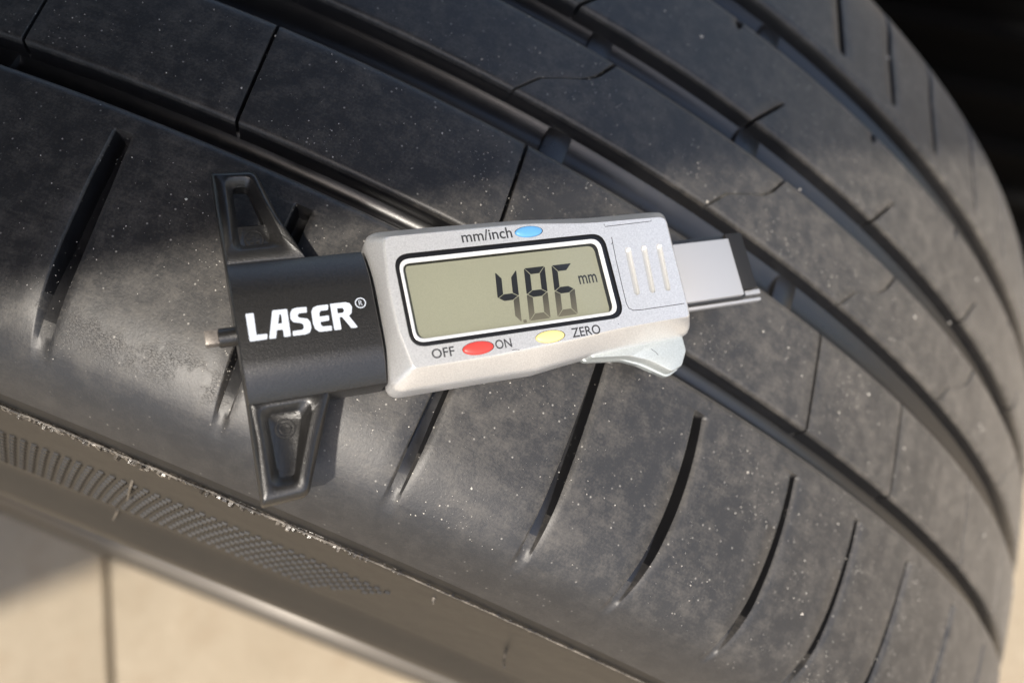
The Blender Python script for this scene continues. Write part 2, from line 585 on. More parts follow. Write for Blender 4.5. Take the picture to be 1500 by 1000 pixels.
# ---- inner shoulder
sips = []
for t in (12.9, 16.85, 20.7, 25.5, 30.3, 35.3, 40.1, 44.8, 49.6, 54.6, 59.4, 64.3, 69.2, 8.4, 3.6, -1.0, -5.7, -10.5, -15.3, -20.2, -25.1, -30, -35):
    sips.append(Sipe([(53, t + .8), (59, t + .72), (76, t - .1), (97, t - .4)], [(58, 1.0), (90, .9), (97, .7)],
                     [(58.4, 0), (59.2, 3.8), (80, 3.6), (90, 1.6), (96, 0)]))
rows = edge_rows(.0535, .1038, .0010, 0, [.0584, .0588, .0592], w1=False)
ring_rib('inner_shoulder', rows, sips)

# ---- groove floors (the casing under the ribs)
GROOVES = [(-.0497, -.0442), (-.0202, -.0109), (.0097, .0181), (.0437, .0535)]
zz = [-.100]
dz = [.011]
for a, b in GROOVES:
    c = (a + b) / 2; h = (b - a) / 2
    for u in np.linspace(-1.35, 1.35, 15):
        zz.append(c + u * h); dz.append(GD - .0018 * min(1.0, abs(u)) ** 2.0)
zz.append(.100); dz.append(.011)
th = np.linspace(0, 2 * math.pi, 720, endpoint=False)
pz, pr = prof(np.array(zz)[:, None], np.array(dz)[:, None])
V = cyl(pz, pr, th[None, :]).reshape(-1, 3)
link('casing', mesh('casing', V, [f[::-1] for f in grid_faces(len(zz), 720, 0, True)]), wheel, [M_GROOVE], 60)

# ---- wear bars standing in the grooves
for g, t0, t1 in ((1, 2.2, 3.2), (1, 13.6, 14.7), (2, 2.3, 3.25), (2, 9.7, 10.9), (3, 9.4, 10.5), (2, 42.5, 43.6), (3, 42.2, 43.3), (0, -16.5, -15.5), (1, -19, -18), (2, -12.6, -11.6), (3, -10.6, -9.5)):
    a, b = GROOVES[g]
    zz = np.linspace(a - .0006, b + .0006, 9)
    tt = np.radians([t0 - .06, t0, t0 + .08, (t0 + t1) / 2, t1 - .08, t1, t1 + .06])
    dd = np.array([GD + .001, .0044, .0042, .0041, .0042, .0044, GD + .001])
    pz, pr = prof(zz[:, None] + 0 * tt[None], np.repeat(dd[None], 9, 0))
    V = cyl(pz, pr, tt[None, :]).reshape(-1, 3)
    link('wear_bar', mesh('wear_bar', V, [f[::-1] for f in grid_faces(9, 7)]), wheel, [M_GROOVE], 40)


# ---- sidewalls
def revolve(name, pts, m, n=360, sharp=40, parent=None, flip=False, sm=True):
    pts = np.array(pts, float)
    if sm:
        s = np.concatenate([[0], np.cumsum(np.hypot(*np.diff(pts, axis=0).T))])
        ss = np.unique(np.concatenate([s, np.linspace(0, s[-1], 50)]))
        pts = np.stack([np.interp(ss, s, pts[:, 0]), np.interp(ss, s, pts[:, 1])], 1)
        for _ in range(2):
            q = pts.copy(); q[1:-1] = .25 * pts[:-2] + .5 * pts[1:-1] + .25 * pts[2:]; pts = q
    th = np.linspace(0, 2 * math.pi, n, endpoint=False)
    V = cyl(pts[:, :1], pts[:, 1:], th[None]).reshape(-1, 3)
    F = grid_faces(len(pts), n, 0, True)
    if flip:
        F = [f[::-1] for f in F]
    return link(name, mesh(name, V, F), wheel if parent is None else parent, [m], sharp)


SIDE = [(-.1036, .3040), (-.1044, .3026), (-.1049, .298), (-.1058, .291), (-.1066, .284), (-.1086, .271), (-.1102, .2625), (-.1107, .2603), (-.1100, .2585),
        (-.1106, .2560), (-.1132, .2500), (-.1156, .2440), (-.1164, .2385), (-.1152, .2325), (-.1120, .2265), (-.1060, .2225), (-.1000, .2200)]
sidewall = revolve('sidewall', SIDE, M_SIDE, 480)
revolve('inner_sidewall', [(-z, r) for z, r in SIDE], M_SIDE, 240, flip=True)
# fine embossed texture band on the sidewall
bx = []
fx = []
th0, th1 = -26.0, 5.5
for i in range(int((th1 - th0) / .48)):
    for j in range(9):
        r = .2840 - j * .0025
        t = RAD(th0 + (i + .5 * (j % 2)) * .48 + j * .03)
        if math.degrees(t) > 5.2 - j * .35:
            continue
        z = np.interp(-r, [-q[1] for q in SIDE], [q[0] for q in SIDE])
        dth = .00068 / r
        base = len(bx)
        h = .00045
        for (u, v, k) in ((-1, -1, 0), (1, -1, 0), (1, 1, 0), (-1, 1, 0), (-.6, -.6, 1), (.6, -.6, 1), (.6, .6, 1), (-.6, .6, 1)):
            rr_ = r + v * .0008
            zq = np.interp(-rr_, [-q[1] for q in SIDE], [q[0] for q in SIDE])
            bx.append(cyl(zq + (.0001 if k == 0 else -h), rr_, t + u * dth))
        fx += [tuple(base + q for q in f) for f in ((4, 7, 6, 5), (0, 4, 5, 1), (1, 5, 6, 2), (2, 6, 7, 3), (3, 7, 4, 0))]
kind(link('embossed_texture', mesh('embossed_texture', bx, fx), sidewall, [M_SIDE], 20), 'stuff')

# moulding seam: a thin ridge with torn teeth hanging under it
V = []; F = []
tt = np.radians(np.linspace(-30, 70, 1400))
wob = np.convolve(rng.normal(size=1400), np.ones(9) / 9, 'same') * .00012 * np.interp(np.degrees(tt), [-30, 4, 12], [1.4, 1.4, .3])
for k in range(7):
    a = 2 * math.pi * k / 7
    V.append(cyl(-.1043 + .00022 * math.cos(a) + wob, .3035 + .00030 * math.sin(a), tt))
V = list(np.array(V).reshape(-1, 3))
F = grid_faces(7, 1400) + [(6 * 1400 + c, 6 * 1400 + c + 1, c + 1, c) for c in range(1399)]
t = -30.0
while t < 14:
    env = float(np.interp(t, [-30, 2, 4, 14], [1, 1, .55, .3]))
    if rng.random() < env * 1.05:
        b0 = len(V)
        wd = rng.uniform(.055, .10) * (.5 + .5 * env); hr = rng.uniform(.0008, .0018) * env; oz = rng.uniform(.0005, .0013) * env
        sk = rng.uniform(-.05, .12)
        for (u, v, q) in ((-1, 0, 0), (1, 0, 0), (1, 1, 0), (-1, 1, 0), (-.8, .1, 1), (.7, .0, 1), (.6, .8, 1), (-.6, .9, 1)):
            jt = rng.uniform(-.25, .25) * wd
            V.append(cyl(-.1040 - q * oz + (0 if q else .0002) + rng.uniform(-.15, .15) * oz, .3033 - v * hr + rng.uniform(-.2, .2) * hr * q, RAD(t + u * wd + sk * v + jt * q)))
        F += [tuple(b0 + x for x in f) for f in ((4, 5, 6, 7), (0, 1, 5, 4), (1, 2, 6, 5), (2, 3, 7, 6), (3, 0, 4, 7))]
    t += rng.uniform(.14, .26) * (1 if t < 4 else rng.uniform(1, 3))
me = mesh('moulding_seam', V, F)
bm = bmesh.new(); bm.from_mesh(me); bmesh.ops.recalc_face_normals(bm, faces=bm.faces); bm.to_mesh(me); bm.free()
kind(link('moulding_seam', me, wheel, [M_SEAM], 25), 'stuff')


# rubber hairs left by the mould vents
def tube(name, pts, rads, m, parent, n=8):
    pts = [np.array(p, float) for p in pts]
    V = []; F = []
    for i, p in enumerate(pts):
        d = pts[min(i + 1, len(pts) - 1)] - pts[max(i - 1, 0)]
        d /= np.linalg.norm(d)
        u = np.cross(d, [0.3, .5, .81]); u /= np.linalg.norm(u); v = np.cross(d, u)
        for k in range(n):
            a = 2 * math.pi * k / n
            V.append(p + rads[i] * (u * math.cos(a) + v * math.sin(a)))
    F = grid_faces(len(pts), n, 0, True)
    F.append(tuple(range(n))[::-1]); F.append(tuple(range((len(pts) - 1) * n, len(pts) * n)))
    return link(name, mesh(name, V, F), parent, [m], 50)


def sidept(th, r, out):
    z = np.interp(-r, [-q[1] for q in SIDE], [q[0] for q in SIDE])
    return cyl(z - out, r, RAD(th))


for t, r, dt, dr, ln in ((-6.3, .288, -.5, -.012, .0012), (-8.0, .2603, -.4, -.006, .0012), (11.2, .279, -.1, .003, .004), (6.0, .2958, .05, .0005, .0012)):
    tube('vent_hair', [sidept(t, r, -.0002), sidept(t + dt * .4, r + dr * .4, ln * .6), sidept(t + dt, r + dr, ln)], [.0004, .00034, .0002], M_SEAM, wheel)

# rim
revolve('rim', [(-.1065, .2262), (-.1105, .2268), (-.1128, .2248), (-.1132, .2215), (-.1118, .2185), (-.1080, .2165), (-.092, .2130), (-.070, .2080), (-.045, .200), (-.035, .17), (-.03, .10), (-.03, .002)], M_RIM, 240, 50)


# ------------------------------------------------------------------ wheel arch liner, and an added slab for shade
arch = empty('wheel_arch', 'black ribbed plastic wheel arch liner in shadow behind the tyre', 'wheel arch', (.3, 0, 0))
AOFF = np.array([.3, 0, 0])
SHADE_Z = .85  # height of an added, unseen slab that shades the tread
edge = []  # slab edge, set back along the sun from the wanted shadow line
for zq in (.14, .10, .067, .02, -.04, -.09):
    thb = RAD(8.8 + .2206 * zq * 1000)
    rq = float(np.interp(np.clip(zq, -.1, .1), PZ, PR))
    P = W((rq * math.cos(thb), rq * math.sin(thb), zq))
    edge.append(P + SUN_W * (SHADE_Z - P[2]) / SUN_W[2])
for gx, gy in ((-.08, .231), (-.187, .349)):
    edge.append(np.array([gx, gy, 0]) + SUN_W * SHADE_Z / SUN_W[2])
e0 = edge[0] + (edge[0] - edge[1]) / np.linalg.norm(edge[0] - edge[1]) * .15
e1 = edge[-1] + (edge[-1] - edge[-2]) / np.linalg.norm(edge[-1] - edge[-2]) * .5
edge = [e0] + edge + [e1]
V = []
K = 8
for k in range(K):
    f = k / (K - 1)
    for P in edge:
        far = np.array([.55, max(P[1] + .45, .75), SHADE_Z + .05])
        q = P + (far - P) * f
        q[2] = SHADE_Z + .07 * math.sin(f * math.pi / 2)
        V.append(q - AOFF)
ne = len(edge)
nn = len(V)
V += [v + np.array([0, 0, .006]) for v in V]
F = [f[::-1] for f in grid_faces(K, ne)] + grid_faces(K, ne, nn)
ids = [i for i in range(ne)] + [j * ne + ne - 1 for j in range(1, K)] + [(K - 1) * ne + i for i in range(ne - 2, -1, -1)] + [j * ne for j in range(K - 2, 0, -1)]
for i in range(len(ids)):
    a, b = ids[i], ids[(i + 1) % len(ids)]
    F.append((a, b, b + nn, a + nn))
link('shade_slab', mesh('shade_slab', V, F), arch, [M_LINER], 40)  # unseen shadow caster, added only to block the sun
# inner wall with horizontal ribs
V = []; prof_w = []
zz = .03
while zz < .46:
    prof_w += [(0, zz), (0, zz + .022), (-.008, zz + .026), (-.008, zz + .034), (0, zz + .038)]
    zz += .042
for x, z in prof_w:
    for y in (-.50, .7):
        V.append((x + .30 - AOFF[0], y, z))
k = len(prof_w)
for x, z in prof_w:
    for y in (-.50, .7):
        V.append((.315 - AOFF[0], y, z))
F = grid_faces(k, 2) + [f[::-1] for f in grid_faces(k, 2, 2 * k)]
F += [(2 * i, 2 * i + 2, 2 * k + 2 * i + 2, 2 * k + 2 * i) for i in range(k - 1)] + [(2 * i + 3, 2 * i + 1, 2 * k + 2 * i + 1, 2 * k + 2 * i + 3) for i in range(k - 1)]
F += [(1, 0, 2 * k, 2 * k + 1), (2 * k - 2, 2 * k - 1, 4 * k - 1, 4 * k - 2)]
link('liner_wall', mesh('liner_wall', V, F), arch, [M_LINER], 40)

# ------------------------------------------------------------------ tread depth gauge
GO = np.array([0.3232107967217499, 0.01765159445451789, -0.05236132986320462])
GN = np.array([0.9987950877929621, 0.030105719933475376, -0.038755879914361115])
GX = np.array([-0.0022582357556320707, 0.8170831568711976, 0.5765154075379684])
GY = np.array([0.04902318810441871, -0.5757332371721169, 0.8161666292145212])
gauge = empty('tread_depth_gauge', 'silver and black digital tread depth gauge reading 4.86 mm, lying on the tyre', 'depth gauge')
gm = Matrix.Identity(4)
for i in range(3):
    gm[i][0] = (M @ GX)[i]; gm[i][1] = (M @ GY)[i]; gm[i][2] = (M @ GN)[i]; gm[i][3] = W(GO)[i]
gauge.matrix_world = gm
mm = .001


def rpoly(pts, r, n=6):
    """round the corners of a polygon; r a number or list"""
    out = []
    k = len(pts)
    for i in range(k):
        p = np.array(pts[i], float); a = np.array(pts[i - 1], float); b = np.array(pts[(i + 1) % k], float)
        ri = r[i] if isinstance(r, (list, tuple)) else r
        if ri <= 0:
            out.append(tuple(p)); continue
        da = a - p; db_ = b - p
        la, lb = np.linalg.norm(da), np.linalg.norm(db_)
        da /= la; db_ /= lb
        cosang = np.clip(da @ db_, -1, 1); half = math.acos(cosang) / 2
        t = min(ri / max(math.tan(half), 1e-3), la * .48, lb * .48)
        p0_, p1_ = p + da * t, p + db_ * t
        for j in range(n + 1):
            u = j / n
            out.append(tuple((1 - u) ** 2 * p0_ + 2 * u * (1 - u) * p + u * u * p1_))
    return out


def star(loop, c, angs):
    """radius of a loop (star shaped about c) at the given angles -> points"""
    L = np.array(loop, float) - c
    out = []
    n = len(L)
    for a in angs:
        d = np.array([math.cos(a), math.sin(a)]); best = 0
        for i in range(n):
            p, q = L[i], L[(i + 1) % n]
            e = q - p
            den = d[0] * (-e[1]) + d[1] * e[0]
            if abs(den) < 1e-12:
                continue
            t = (p[0] * (-e[1]) + p[1] * e[0]) / den
            u = (d[0] * p[1] - d[1] * p[0]) / den
            if t > 0 and -1e-9 <= u <= 1 + 1e-9:
                best = max(best, t)
        out.append(tuple(np.array(c) + d * best))
    return out


def angset(loops, c, extra=0):
    a = []
    for L in loops:
        for p in L:
            a.append(math.atan2(p[1] - c[1], p[0] - c[0]))
    a += list(np.linspace(-math.pi, math.pi, extra, endpoint=False))
    a = sorted(a)
    out = [a[0]]
    for q in a[1:]:
        if q - out[-1] > 2e-3:
            out.append(q)
    return out


def loft(name, loops, parent, mats, cap0=False, cap1=False, sharp=35, mi=None, flip=False):
    """loops: list of (points, h) with equal counts, in mm"""
    V = []
    n = len(loops[0][0])
    for pts, h in loops:
        for i, p in enumerate(pts):
            hh = h[i] if hasattr(h, '__len__') else h
            V.append((p[0] * mm, p[1] * mm, hh * mm))
    F = grid_faces(len(loops), n, 0, True)
    if cap0:
        F.append(tuple(range(n))[::-1])
    if cap1:
        F.append(tuple(range((len(loops) - 1) * n, len(loops) * n)))
    if flip:
        F = [f[::-1] for f in F]
    return link(name, mesh(name, V, F, mi), parent, mats, sharp)


def fill(outer, holes, h):
    """flat face with holes: verts (m) and triangles facing +h"""
    polys = [[Vector((p[0] * mm, p[1] * mm, 0)) for p in L] for L in [outer] + holes]
    tris = tessellate_polygon(polys)
    vs_ = [(v.x, v.y, h * mm) for L in polys for v in L]
    F = []
    for t in tris:
        a, b, c = (np.array(vs_[q][:2]) for q in t)
        cr_ = (b[0] - a[0]) * (c[1] - a[1]) - (b[1] - a[1]) * (c[0] - a[0])
        if abs(cr_) < 1e-14:
            continue
        F.append(tuple(t) if cr_ > 0 else tuple(t[::-1]))
    return vs_, F


def ellipse(cx, cy, a, b, n=40):
    return [(cx + a * math.cos(2 * math.pi * i / n), cy + b * math.sin(2 * math.pi * i / n)) for i in range(n)]


def capsule(x0, y0, x1, y1, r, n=8):
    a0 = math.atan2(y1 - y0, x1 - x0)
    pts = []
    for k in range(n + 1):
        a = a0 - math.pi / 2 + math.pi * k / n
        pts.append((x1 + r * math.cos(a), y1 + r * math.sin(a)))
    for k in range(n + 1):
        a = a0 + math.pi / 2 + math.pi * k / n
        pts.append((x0 + r * math.cos(a), y0 + r * math.sin(a)))
    return pts


def stroke(path, w):
    """thin closed outline around a polyline"""
    P = [np.array(p, float) for p in path]
    L, R_ = [], []
    for i, p in enumerate(P):
        d = P[min(i + 1, len(P) - 1)] - P[max(i - 1, 0)]
        d /= np.linalg.norm(d)
        nn_ = np.array([-d[1], d[0]]) * w / 2
        L.append(tuple(p + nn_)); R_.append(tuple(p - nn_))
    return R_ + L[::-1]


def rrect(x0, x1, y0, y1, r, n=6):
    return rpoly([(x0, y0), (x1, y0), (x1, y1), (x0, y1)], r, n)


# -- housing
HF = 12.5
FACE = rpoly([(-24.6, 9.05), (-12.6, 9.05), (-1.3, 9.0), (3.0, 8.85), (11.9, 8.05), (15.3, 7.85), (29.85, 7.6), (29.65, 1.3), (29.4, -10.1), (29.2, -12.35),
              (24.5, -12.4), (15, -12.65), (10.4, -13.0), (6.2, -13.4), (-2, -13.75), (-10.4, -14.1), (-24.0, -14.1), (-25.2, -7.5), (-25.4, .2)],
             [1.6, 0, 4, 4, 4, 3, 1.4, 0, 3, .8, 3, 6, 6, 6, 4, 0, .8, 6, 4])
OUTER = rpoly([(-26.75, 11.8), (-15, 11.8), (2.1, 11.5), (16, 10.65), (29.4, 10.6), (33.0, 10.4), (32.3, -2), (31.65, -14.7), (22.8, -14.95), (10, -15.5), (5, -16.0),
               (-.7, -16.7), (-8.4, -16.65), (-27.1, -16.6), (-26.75, -8), (-26.5, 0)],
              [2.6, 0, 6, 6, 3, 2.6, 0, 2.6, 4, 5, 5, 4, 4, 2.4, 3, 3])
HC = (-3.7, -2.5)
angs = angset([FACE, OUTER], HC, 60)


def sc(loop, k, c):
    c = np.array(c)
    out = []
    for p in loop:
        d = np.array(p) - c; l = np.linalg.norm(d)
        out.append(tuple(c + d * (l - k) / l))
    return out


fL = star(FACE, HC, angs); oL = star(OUTER, HC, angs)


def lerp(a, b, t): return [((1 - t) * p[0] + t * q[0], (1 - t) * p[1] + t * q[1]) for p, q in zip(a, b)]


f_in = sc(fL, .35, HC)
loops = [(sc(oL, 1.2, HC), .3), (sc(oL, .3, HC), 1.4), (oL, 3.0), (oL, 7.0), (lerp(oL, fL, .05), 7.7), (lerp(oL, fL, .16), 8.3), (lerp(oL, fL, .96), 12.05), (lerp(fL, f_in, .35), 12.36), (f_in, HF)]
housing = loft('housing', loops, gauge, [M_SILVER], cap0=True, sharp=32)
BZ = rrect(-23.5, 15.9, -10.62, 5.61, 2.7, 8)
slots = [capsule(19.94, 1.7, 19.55, -6.3, .62), capsule(23.3, 1.7, 22.75, -6.3, .62), capsule(26.55, 1.7, 26.0, -6.3, .62)]
btns = {'red_button': (ellipse(-12.35, -12.2, 2.82, 1.17), M_RED), 'yellow_button': (ellipse(.85, -12.1, 2.82, 1.12), M_YELLOW), 'blue_button': (ellipse(1.5, 7.25, 2.72, 1.08), M_BLUE)}
panel_line = stroke([(17.35, 4.6), (17.05, .3), (16.9, -5.6), (16.85, -8.2), (17.1, -9.1), (17.9, -9.6), (19.5, -9.72), (25, -9.72), (28.6, -9.70)], .13)
door_line = stroke([(16.5, 7.3), (16.62, 6.75), (21, 6.8), (26.4, 6.9), (26.42, 7.25)], .12)
holes = [BZ] + slots + [v[0] for v in btns.values()] + [panel_line, door_line]
V, F = fill(f_in, holes, HF)
V = list(V)
start = len(f_in)
mi = [0] * len(F)
for q, L in enumerate(holes):
    n = len(L)
    dep = [1.6] + [.75] * 3 + [.8] * 3 + [.25, .25]
    b0 = len(V)
    for p in L:
        V.append((p[0] * mm, p[1] * mm, (HF - dep[q]) * mm))
    for i in range(n):
        j = (i + 1) % n
        F.append((start + i, start + j, b0 + j, b0 + i)); mi.append(1 if q == 0 or q > 3 else 0)
    if q > 0:
        cap = tessellate_polygon([[Vector((p[0], p[1], 0)) for p in L]])
        for t in cap:
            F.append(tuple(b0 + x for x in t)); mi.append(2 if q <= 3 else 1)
    start += n
link('front_face', mesh('front_face', V, F, mi), housing, [M_SILVER, M_GAP, M_SILVER_DARK], 30)
for nm, (L, mt) in btns.items():
    c = np.mean(L, axis=0)
    ls = []
    for k, h in ((.955, 11.8), (.955, 12.5), (.92, 12.68), (.8, 12.80), (.5, 12.90), (.15, 12.92)):
        ls.append(([tuple(c + (np.array(p) - c) * k) for p in L], h))
    loft('button', ls, gauge, [mt], cap1=True, sharp=60)['label'] = nm.replace('_', ' ') + ', small and oval'


# -- screen: black gasket, bright frame, recessed liquid crystal
def rl(x0, x1, y0, y1, r): return rrect(x0, x1, y0, y1, r, 8)


bz = [(BZ, 12.15), (rl(-23.35, 15.75, -10.47, 5.46, 2.6), 12.2), (rl(-22.75, 14.95, -9.8, 4.72, 2.0), 12.2), (rl(-22.7, 14.9, -9.75, 4.67, 2.0), 12.1)]
bezel = loft('bezel', bz, gauge, [M_BEZEL], sharp=50)
wr = [(rl(-22.75, 14.95, -9.8, 4.72, 2.0), 12.0), (rl(-22.75, 14.95, -9.8, 4.72, 2.0), 12.32), (rl(-22.6, 14.8, -9.65, 4.57, 1.9), 12.42), (rl(-22.35, 14.55, -9.4, 4.32, 1.7), 12.40), (rl(-22.15, 14.3, -9.2, 4.07, 1.5), 12.15), (rl(-22.1, 14.25, -9.15, 4.02, 1.45), 11.95)]
loft('bright_frame', wr, bezel, [M_WHITE_RING], sharp=50)
wl = [(rl(-22.12, 14.27, -9.17, 4.04, 1.45), 11.96), (rl(-22.1, 14.25, -9.15, 4.02, 1.4), 10.5)]
loft('screen_wall', wl, bezel, [M_GAP], sharp=50)
V, F = fill(rl(-22.5, 14.6, -9.5, 4.4, 1.0), [], 10.6)
screen = link('screen', mesh('screen', V, F), gauge, [M_LCD], 0)
V, F = fill(rl(-22.13, 14.28, -9.18, 4.05, 1.45), [], 12.02)
link('screen_pane', mesh('screen_pane', V, F), gauge, [M_PANE], 0)


def digit(x, y_top, y_bot, w, slant, on, fade, name='digit'):
    """seven segment digit; x is the left edge at the top"""
    t = 1.2; g = .06; ymid = (y_top + y_bot) / 2

    def P(u, y): return ((x + u - slant * (y_top - y)) * mm, y * mm, 10.63 * mm)
    segs = {
        'a': [(g * 2, y_top), (w - g * 2, y_top), (w - t, y_top - t), (t, y_top - t)],
        'd': [(g * 2, y_bot), (t, y_bot + t), (w - t, y_bot + t), (w - g * 2, y_bot)],
        'g': [(g * 4, ymid), (t, ymid + t * .5), (w - t, ymid + t * .5), (w - g * 4, ymid), (w - t, ymid - t * .5), (t, ymid - t * .5)],
        'f': [(0, y_top - .25), (0, ymid + .2), (.12, ymid + g), (t - .1, ymid + t * .5 + g), (t - .1, y_top - t - g * 1.2), (.12, y_top - g * 2)],
        'b': [(w, y_top - .25), (w - .12, y_top - g * 2), (w - t + .1, y_top - t - g * 1.2), (w - t + .1, ymid + t * .5 + g), (w - .12, ymid + g), (w, ymid + .2)],
        'e': [(0, y_bot + .25), (.12, y_bot + g * 2), (t - .1, y_bot + t + g * 1.2), (t - .1, ymid - t * .5 - g), (.12, ymid - g), (0, ymid - .2)],
        'c': [(w, y_bot + .25), (w, ymid - .2), (w - .12, ymid - g), (w - t + .1, ymid - t * .5 - g), (w - t + .1, y_bot + t + g * 1.2), (w - .12, y_bot + g * 2)],
    }
    V, F, mi_ = [], [], []
    for k in on + fade:
        b0 = len(V)
        pts = segs[k]
        V += [P(u, y) for u, y in pts]
        ar = sum(pts[i - 1][0] * pts[i][1] - pts[i][0] * pts[i - 1][1] for i in range(len(pts)))
        ids_ = tuple(range(b0, b0 + len(pts)))
        F.append(ids_ if ar > 0 else ids_[::-1]); mi_.append(0 if k in on else 1)
    return link(name, mesh(name, V, F, mi_), screen, [M_SEG, M_SEG_FADE], 0)


digit(-5.75, 1.12, -8.4, 4.0, .125, 'fbg', 'c')
digit(-.28, 1.2, -8.4, 4.05, .125, 'afbg', 'ecd')
digit(5.08, 1.15, -8.4, 4.0, .125, 'afg', 'ecd')
V, F = fill(rrect(-2.62, -1.98, -8.62, -8.05, .1, 2), [], 10.63)
link('decimal_point', mesh('decimal_point', V, F), screen, [M_SEG_FADE], 0)


# -- lettering
def text_mesh(name, txt, x0, x1, y0, h, m, parent, top=None, offset=0.0, space=1.0):
    cu = bpy.data.curves.new(name, 'FONT')
    cu.body = txt
    cu.size = 1
    cu.offset = offset
    cu.space_character = space
    cu.resolution_u = 4
    to = bpy.data.objects.new(name + '_tmp', cu)
    COL.objects.link(to)
    dg = bpy.context.evaluated_depsgraph_get()
    me = bpy.data.meshes.new_from_object(to.evaluated_get(dg))
    bpy.data.objects.remove(to)
    co_ = np.array([v.co[:] for v in me.vertices])
    a, b = co_.min(0), co_.max(0)
    sx = (x1 - x0) / (b[0] - a[0])
    sy = sx if top is None else (top - y0) / (b[1] - a[1])
    for v in me.vertices:
        v.co = ((x0 + (v.co.x - a[0]) * sx) * mm, (y0 + (v.co.y - a[1]) * sy) * mm, h * mm)
    me.materials.clear()
    return link(name, me, parent, [m], 0)


text_mesh('button_lettering', 'mm/inch', -11.05, -1.72, 6.45, HF + .012, M_INK, gauge, 8.5, .012)
text_mesh('button_lettering', 'OFF', -20.4, -16.5, -12.9, HF + .012, M_INK, gauge, -11.25, .012)
text_mesh('button_lettering', 'ON', -9.3, -6.38, -12.92, HF + .012, M_INK, gauge, -11.3, .012)
text_mesh('button_lettering', 'ZERO', 4.95, 10.5, -12.92, HF + .012, M_INK, gauge, -11.2, .012)
text_mesh('unit_lettering', 'mm', 9.7, 13.3, -3.0, 10.63, M_SEG, screen, -1.35, .01)
# short scratch marks
for path in ([(-6.6, -13.45), (-5.9, -13.42), (-5.2, -13.62)], [(16.9, 3.2), (17.3, 3.6)], [(14.2, -11.6), (14.3, -11.75)]):
    V, F = fill(stroke(path, .10), [], HF + .014)
    link('scratch', mesh('scratch', V, F), gauge, [M_INK], 0)

# -- black measuring base: arched body and two feet
body_prof = [(8.85, .8), (8.85, 6.6), (8.7, 7.1), (8.2, 7.55), (7.0, 8.4), (5.2, 9.3), (3.4, 9.85), (2.0, 10.0), (-3, 10.0), (-8.2, 10.0), (-9.6, 9.85), (-11.2, 9.3), (-13.0, 8.3), (-14.1, 7.5), (-14.55, 7.1), (-14.7, 6.6), (-14.7, .8)]
V = []
xs = [-49.7, -49.45, -44, -38, -32, -27.55, -27.35]
for i, x in enumerate(xs):
    k = .25 if i in (0, len(xs) - 1) else 0
    for y, h in body_prof:
        V.append((x * mm, (y - k * np.sign(y + 3)) * mm, (h - (k if h > 1 else -k)) * mm))
n = len(body_prof)
F = grid_faces(len(xs), n)
F = [f for f in F]
F.append(tuple(range(n))[::-1]); F.append(tuple(range((len(xs) - 1) * n, len(xs) * n)))
F += [((i + 1) * n, i * n, i * n + n - 1, (i + 1) * n + n - 1) for i in range(len(xs) - 1)]
bm = bmesh.new()
me = mesh('measuring_base', V, F)
bm.from_mesh(me); bmesh.ops.recalc_face_normals(bm, faces=bm.faces); bm.to_mesh(me); bm.free()
base = link('measuring_base', me, gauge, [M_BLACK], 28)


def foot(name, outline, recess, hole, c, parent):
    o = outline; r = recess
    fl = [tuple(np.array(c) + (np.array(p) - np.array(c)) * np.array((.60, .82))) for p in recess]
    Ls = [o, r, fl] + ([hole] if hole else [])
    an = angset(Ls, c, 48)
    O_ = star(o, c, an); R_ = star(r, c, an); Fl = star(fl, c, an)
    top = 7.0
    loops_ = [(sc(O_, .3, c), 2.0), (O_, 2.4), (O_, 6.0), (sc(O_, .12, c), 6.3), (sc(O_, .75, c), 6.9), (sc(O_, .95, c), top), (sc(R_, -.25, c), top), (R_, top - .12), (lerp(R_, Fl, .8), top - 1.35), (Fl, top - 1.6)]
    if hole:
        H_ = star(hole, c, an)
        loops_ += [(sc(H_, -.2, c), top - 1.6), (H_, top - 1.8), (H_, 2.0)]
    return loft(name, loops_, parent, [M_BLACK], cap0=not hole, cap1=not hole, sharp=45)


UO = rpoly([(-49.7, 8.2), (-36.4, 8.2), (-36.9, 9.3), (-39.8, 16.5), (-42.5, 25.4), (-49.65, 25.5)][::1], [0, 0, 0, 0, 1.6, .5])
UR = rpoly([(-48.0, 11.1), (-39.6, 11.3), (-41.0, 16.2), (-43.6, 23.9), (-47.6, 24.0)], [1.5, 1.4, 0, 1.4, 1.5])
UH = rpoly([(-47.1, 16.0), (-42.3, 15.9), (-44.1, 23.2), (-46.7, 23.4)], [.7, .7, 1.0, .9])
foot('foot', UO, UR, UH, (-45.0, 18.5), base)
LO = rpoly([(-49.75, -13.6), (-49.9, -30.35), (-42.7, -30.1), (-36.6, -14.7), (-36.4, -13.6)], [0, .5, 1.6, 0, 0])
LR = rpoly([(-48.1, -15.4), (-47.9, -27.8), (-44.1, -27.8), (-40.2, -17.2), (-40.3, -15.4)], [1.5, 1.4, 1.4, 0, 1.4])
foot('foot', LO[::-1], LR[::-1], None, (-44.6, -20.5), base)


def ringm(name, cx, cy, r0, r1, h, hh, m, parent, n=36):
    ls = [([(cx + r * math.cos(2 * math.pi * i / n), cy + r * math.sin(2 * math.pi * i / n)) for i in range(n)], z) for r, z in ((r1, h), (r1 - .05, h + hh), (r0 + .05, h + hh), (r0, h))]
    return loft(name, ls, parent, [m], sharp=60)


